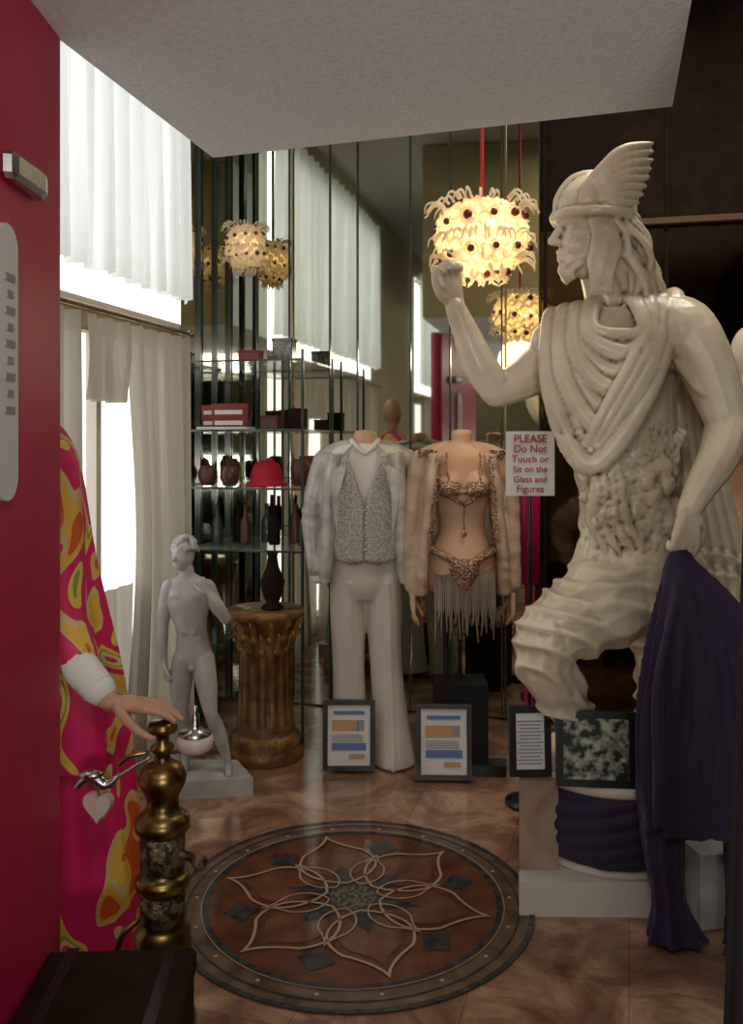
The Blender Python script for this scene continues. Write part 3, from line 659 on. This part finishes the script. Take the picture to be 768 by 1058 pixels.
def pump():
    e=empty('brass_pump'); c=(-.534,2.25,0); b=MB()
    b.lathe(c,[(0,0),(.085,0),(.085,.03),(.07,.05),(.058,.15),(.07,.16),(.072,.2),(.07,.25),(.06,.262),(.055,.27),(.052,.35),(.06,.36),(.069,.367),(.069,.388),(.06,.395),(.05,.4),(.05,.50),(.06,.505),(.069,.51),(.069,.535),(.055,.55),(.042,.56),(.04,.59),(.045,.60),(.058,.625),(.061,.64),(.055,.66),(.04,.675),(.022,.682),(.018,.70),(.03,.71),(.03,.72),(.016,.73),(.016,.75),(.036,.757),(.039,.768),(.032,.782),(0,.787)],48); b.build('turned_body',M['brass'],e)
    b=MB(); b.lathe(c,[(.052,.405),(.057,.41),(.057,.495),(.052,.5)],48); b.lathe(c,[(.054,.275),(.057,.28),(.057,.345),(.053,.35)],48); b.build('engraved_bands',M['bronze'],e)
    b=MB(); b.sweep([(-.49,2.235,.45),(-.455,2.22,.45),(-.435,2.21,.44)],[.012,.012,.015]); b.ball((-.432,2.21,.44),.02,8); b.build('spout',M['bronze'],e)
    b=MB(); b.sweep([(-.56,2.2,.72),(-.60,2.19,.715),(-.63,2.2,.69)],.006); b.sweep([(-.585,2.2,.3),(-.62,2.18,.27),(-.63,2.18,.2),(-.60,2.18,.15)],.008); b.build('pipe',M['brass'],e)
    b=MB(); b.lathe((-.445,2.22,.715),[(0,0),(.03,.0),(.045,.012),(.047,.03),(.043,.042),(0,.046)],32); b.build('cup',M['pinkwhite'],e)
    b=MB(); b.lathe((-.445,2.22,.755),[(0,0),(.04,0),(.042,.008),(.02,.015),(.012,.03),(.012,.05),(.006,.06),(.006,.075),(0,.077)],24); b.sweep([(-.534,2.25,.715),(-.50,2.235,.71),(-.445,2.22,.72)],.007); b.build('cup_lid',M['steel'],e)
pump()
def heart(e0=None):
    e=empty('heart_pendant'); b=MB(); P=[]
    for i in range(32):
        t=2*pi*i/32; P.append((.0026*16*math.sin(t)**3*.9,.0026*(13*math.cos(t)-5*math.cos(2*t)-2*math.cos(3*t)-math.cos(4*t))))
    b.plate(P,-.012,.012,(-.685,2.21,.585),-.2); b.build('heart',M['pinkwhite'],e,False).modifiers.new('b','BEVEL').width=.006
    b=MB(); b.sweep([(-.735,2.2,.635),(-.70,2.2,.66),(-.665,2.2,.64),(-.635,2.2,.66)],[.008,.014,.014,.006]); b.ball((-.70,2.2,.665),(.03,.02,.012),8); b.sweep([(-.685,2.2,.65),(-.685,2.21,.61)],.003,n=6); b.sweep([(-.635,2.2,.66),(-.60,2.21,.68),(-.56,2.22,.70)],.004,n=6); b.build('silver_hook',M['steel'],e)
heart()
def trunk():
    e=empty('dark_trunk'); b=MB(); rz=.05
    b.box((-.545,1.72,.16),(.32,.50,.30),rz); b.box((-.545,1.72,.335),(.33,.515,.05),rz); b.build('chest',M['brown'],e,False).modifiers.new('b','BEVEL').width=.008
    b=MB(); 
    for o in (-.11,.11): b.box((-.545+o,1.72+o*.05,.19),(.025,.52,.345),rz)
    b.build('straps',M['black'],e,False)
trunk()
# things on pink wall
b=MB(); b.prism([(-.735,1.73),(-.70,1.74),(-.695,1.88),(-.705,1.92),(-.735,1.925)],2.02,2.075); ob=b.build('door_closer',M['steel'],None,False); ob.modifiers.new('b','BEVEL').width=.01
e=empty('wall_thermometer'); b=MB(); P=[]
for i in range(24):
    a=2*pi*i/24; y=.05*math.cos(a); z=.05*math.sin(a)+(.225 if math.sin(a)>0 else -.225); P.append((y,z))
b.plate(P,-.007,.007,(-.727,1.745,1.655),pi/2); b.build('plate',M['paper'],e,False)
b=MB()
for k in range(9): b.box((-.719,1.75,1.56+.033*k),(.004,.03 if k%2 else .045,.014))
b.build('marks',M['grey'],e,False)

# ---------------------------------------------------------------- pendant lamps
def lamp(name,c,R,H,core,cordtop):
    e=empty(name); c=Vector(c)
    b=MB(); b.ball(c,(R*.62,R*.62,H*.62),14); b.build('bulb_core',core,e)
    b=MB(); d=MB(); t=MB()
    N=170
    for i in range(N):
        z=1-2*(i+.5)/N; a=i*2.39996; rr=math.sqrt(1-z*z); n=Vector((rr*math.cos(a),rr*math.sin(a),z)).normalized()
        zz=math.copysign(abs(n.z)**.75,n.z)
        p=c+Vector((n.x*R*.85,n.y*R*.85,zz*H*.85)); q=n.to_track_quat('Z','Y').to_matrix(); s=R*random.uniform(.13,.2)
        vs=[p]; m=9
        for k in range(m):
            aa=2*pi*k/m; vs.append(p+q@Vector((s*math.cos(aa),s*math.sin(aa),s*random.uniform(-.1,.7))))
        b.add(vs,[(0,1+k,1+(k+1)%m) for k in range(m)])
        if i%5==2: d.ball(p+n*s*.45,s*.5,6)
    for i in range(90):
        a=2*pi*i/90+random.uniform(-.03,.03); h=H*random.choice((.8,.75,-.1,-.6)); p=c+Vector((R*.75*math.cos(a),R*.75*math.sin(a),h)); o=Vector((math.cos(a),math.sin(a),0)); L=random.uniform(.6,1)
        t.sweep([p,p+o*R*.2*L+Vector((0,0,R*.10)),p+o*R*.38*L+Vector((0,0,random.uniform(-.12,.12)*R)),p+o*R*.42*L+Vector((0,0,-.12*R))],[R*.03,R*.028,R*.02,R*.008],n=5,sm=3,ends=False)
    for i in range(26):
        a=2*pi*i/26; rr=R*random.uniform(.2,.6); p=c+Vector((rr*math.cos(a),rr*math.sin(a),-H*.75)); t.sweep([p,p+Vector((R*.06*math.sin(i),0,-H*.2)),p+Vector((R*.14*math.sin(i*2),0,-H*.35))],[R*.04,R*.04,R*.012],n=5,sm=3,ends=False)
    b.build('shell_petals',M['shell'],e); d.build('garnet_beads',M['dots'],e); t.build('coral_fronds',M['shell'],e)
    b=MB(); b.sweep([c+Vector((0,0,H*.6)),(c.x,c.y,cordtop)],.008,n=8); b.build('cord',M['redcord'] if R>.15 else M['seam'],e)
lamp('shell_pendant_lamp',(.452,3.6,2.325),.205,.165,M['glow'],3.8)
p=W(-1.79,4.55,2.56); lamp('lamp_reflection',p,.12,.14,M['glow2'],3.8)  # a lamp's mirror reflection, modelled as a second hanging lamp

# ---------------------------------------------------------------- shelves & goods
def shelves():
    e=empty('glass_shelf_unit')
    b=MB()
    for z in (.95,1.26,1.55,1.9): b.rbox(-1.93,-1.33,4.14,4.68,z-.006,z+.006)
    b.build('shelf_glass',M['glass'],e,False)
    b=MB()
    for v,u in ((-1.93,4.14),(-1.33,4.14),(-1.33,4.68),(-1.62,4.68)): b.box(W(v,u,.975),(.012,.012,1.95),TH)
    for z in (1.26,1.55,1.9,.95): b.rbox(-1.93,-1.33,4.13,4.14,z-.006,z+.004)
    b.build('posts',M['seam'],e,False)
shelves()
def cards():
    e=empty('postcard_rack')
    b=MB(); b.box(W(-1.88,4.3,1.625),(.10,.03,.12),TH,.15); b.box(W(-1.76,4.26,1.625),(.19,.03,.13),TH,.15); b.build('cards',M['cardred'],e,False)
    b=MB()
    for z in (1.59,1.645): 
        b.box(W(-1.76,4.24,z),(.15,.012,.022),TH); b.box(W(-1.88,4.28,z),(.07,.012,.02),TH)
    b.box(W(-1.76,4.25,1.68),(.16,.02,.012),TH)
    b.build('labels',M['paper'],e,False)
    b=MB(); b.rbox(-1.93,-1.66,4.22,4.36,1.557,1.57); b.build('tray',M['paper'],e,False)
cards()
b=MB(); c=W(-1.57,4.28,1.267); b.lathe(c,[(0,0),(.105,0),(.11,.008),(.085,.018),(.082,.06),(.065,.11),(.03,.13),(0,.132)],24,lambda a,z:1+.06*math.sin(3*a)); b.ball((c[0]+.02,c[1],c[2]+.125),.022,6); b.build('red_hat',M['redcloth'])
for i,(v,u) in enumerate(((-1.88,4.25),(-1.82,4.42),(-1.755,4.24),(-1.40,4.32))):
    b=MB(); c=W(v,u,1.267); h=.10+.03*(i%2); b.lathe(c,[(0,0),(.035,0),(.05,h*.4),(.052,h*.7),(.035,h),(.03,h*1.05),(.028,h),(.0,h*.5)],24); b.build('ceramic_jar'+('' if i==0 else '.%03d'%i),M['ceramic'])
for i in range(7):
    v=-1.87+.08*i; b=MB(); c=W(v,4.35+.1*(i%2),.957); b.lathe(c,[(0,0),(.028,0),(.03,.01),(.03,.11),(.012,.15),(.011,.2),(.014,.205),(0,.206)],20); b.build('bottle'+('' if i==0 else '.%03d'%i),[M['seam'],M['brown'],M['ceramic']][i%3])
for i,(v,u,z,w,h,mm) in enumerate(((-1.52,4.42,1.907,.11,.13,'mosaic'),(-1.55,4.3,1.557,.09,.07,'ceramic'),(-1.44,4.4,1.557,.08,.11,'brown'),(-1.74,4.5,1.907,.12,.08,'cardred'),(-1.42,4.55,1.267,.09,.15,'cardred'))):
    b=MB(); b.box(W(v,u,z+h*.45),(w,.08,h*.9),TH); b.box(W(v,u,z+h*.93),(w+.006,.086,h*.14),TH); b.build('gift_box'+('' if i==0 else '.%03d'%i),M[mm],None,False).modifiers.new('b','BEVEL').width=.004

# ---------------------------------------------------------------- frames & signs
def frame(name,c,w,h,rz,kind,rx=-.12):
    e=empty(name); R=Matrix.Rotation(rz,3,'Z')@Matrix.Rotation(rx,3,'X')
    def bx(b,x,z,ww,hh,y,d):
        o=R@Vector((x,y,z))+Vector(c); b.box(o,(ww,d,hh),rz,rx)
    t=.022; b=MB()
    bx(b,-w/2+t/2,h/2,t,h,0,.02); bx(b,w/2-t/2,h/2,t,h,0,.02); bx(b,0,t/2,w-2*t,t,0,.02); bx(b,0,h-t/2,w-2*t,t,0,.02); bx(b,0,h/2,w-.01,h-.01,.008,.006)
    o=R@Vector((0,.05,h*.38))+Vector(c); b.box(o,(.05,.008,h*.76),rz,rx+.30)
    b.build('moulding',M['black'],e,False)
    b=MB(); bx(b,0,h/2,w-2*t,h-2*t,0,.006); b.build('print',M['leaf'] if kind=='photo' else M['paper'],e,False)
    if kind=='info':
        a=MB(); bx(a,0,h*.34,w*.66,h*.10,-.005,.002); bx(a,0,h*.82,w*.6,h*.05,-.005,.002); a.build('blue_block',M['blue'],e,False)
        a=MB(); bx(a,-w*.08,h*.64,w*.5,h*.15,-.005,.002); bx(a,w*.15,h*.20,w*.3,h*.07,-.005,.002); a.build('orange_block',M['orange'],e,False)
        a=MB()
        for k in range(4): bx(a,-w*.03,h*(.42+.03*k),w*.6,h*.008,-.005,.002)
        bx(a,w*.22,h*.64,w*.14,h*.15,-.005,.002)
        a.build('lines',M['grey'],e,False)
    if kind=='text':
        a=MB()
        for k in range(13): bx(a,0,h*(.18+.05*k),w*(.55+.08*math.sin(k*2.3)),h*.018,-.005,.002)
        a.build('lines',M['grey'],e,False)
frame('picture_frame',(-.102,3.97,.012),.236,.31,.0,'info')
frame('picture_frame.001',(.318,3.86,.012),.245,.325,-.03,'info')
frame('picture_frame.002',(.520,2.88,.403),.138,.225,.05,'text',-.08)
frame('picture_frame.003',(.712,2.79,.403),.25,.235,-.08,'photo',-.08)
one('display_riser',lambda b:b.prism([(.30,3.94),(.60,3.92),(.62,4.02),(.29,4.02)],0,.05),M['black'],smooth=False)
def sign():
    e=empty('please_do_not_touch_sign'); c=Vector((.652,3.62,1.405)); 
    b=MB(); b.box(c,(.20,.008,.265)); b.build('card',M['paper'],e,False)
    b=MB(); b.sweep([(c.x,c.y+.015,0.02),(c.x,c.y+.015,1.5)],.008,n=8); b.lathe((c.x,c.y+.015,0),[(0,0),(.1,0),(.1,.015),(.02,.03),(0,.03)],24); b.build('stand',M['black'],e)
    for i,(t,s) in enumerate((('PLEASE',.044),('Do Not',.042),('Touch or',.040),('Sit on the',.036),('Glass and',.036),('Figures',.040))):
        cu=bpy.data.curves.new('text_%d'%i,'FONT'); cu.body=t; cu.size=s; cu.align_x='CENTER'; cu.extrude=.001; cu.offset=.0004; cu.materials.append(M['red'])
        o=bpy.data.objects.new('text_%d'%i,cu); o.location=(c.x,c.y-.007,c.z+.088-.041*i); o.rotation_euler=(pi/2,0,0); col.objects.link(o); o.parent=e
sign()
b=MB(); b.lathe((.76,4.25,0),[(0,0),(.1,0),(.1,.02),(.02,.04),(.02,.8),(.05,.82),(.055,1.3),(.03,1.36),(0,1.37)],28,lambda a,z:1+.12*math.sin(7*a) if z>.8 else 1); b.build('magenta_scarf_stand',M['magenta'])
b=MB(); b.box((1.06,2.745,.12),(.13,.10,.24),.2); b.build('white_crate',M['white'],None,False).modifiers.new('b','BEVEL').width=.006
b=MB(); b.loft([(.735,1.6,2.44,.05,.04),(.735,1.6,1.5,.052,.04),(.725,1.6,.8,.065,.05),(.715,1.6,.01,.085,.06)],n=60,wave=lambda a,t:1+.07*math.sin(11*a)); b.build('black_doorway_curtain',M['blackc'])

# ---------------------------------------------------------------- lights
def area(name,loc,rot,size,en,c=(1,1,1)):
    l=bpy.data.lights.new(name,'AREA'); l.energy=en; l.size=size; l.color=c; o=bpy.data.objects.new(name,l); o.location=loc; o.rotation_euler=rot; col.objects.link(o)
area('fill_foreground',(0,.35,2.40),(math.radians(28),0,0),.5,15,(1,.92,.80))  # unseen fill added under the soffit to brighten the foreground
area('fill_upward',(.3,-1.3,1.1),(math.radians(142),0,0),.6,38,(1,.98,.94))  # unseen fill added behind the camera to lift soffit and statues
area('fill_overhead',W(.5,3.2,3.7),(0,0,0),.9,30,(1,.90,.76))  # unseen overhead fill added to make up for the dimmer windows
l=bpy.data.lights.new('lamp_point','POINT'); l.energy=4; l.color=(1,.75,.45); l.shadow_soft_size=.15; o=bpy.data.objects.new('lamp_point',l); o.location=(.44,3.6,2.02); col.objects.link(o)
w=bpy.data.worlds.new('world'); sc.world=w; w.use_nodes=True; w.node_tree.nodes['Background'].inputs[0].default_value=(.6,.65,.7,1); w.node_tree.nodes['Background'].inputs[1].default_value=.3
sc.view_settings.view_transform='Standard'
# ---------------------------------------------------------------- camera
cd=bpy.data.cameras.new('camera'); cam=bpy.data.objects.new('camera',cd); col.objects.link(cam)
cam.location=(0,0,1.5); cam.rotation_euler=(pi/2,0,0)
cd.sensor_fit='VERTICAL'; cd.sensor_height=36; cd.lens=36*910/1058; cd.shift_y=-74/1058
cd.clip_start=.05
sc.camera=cam
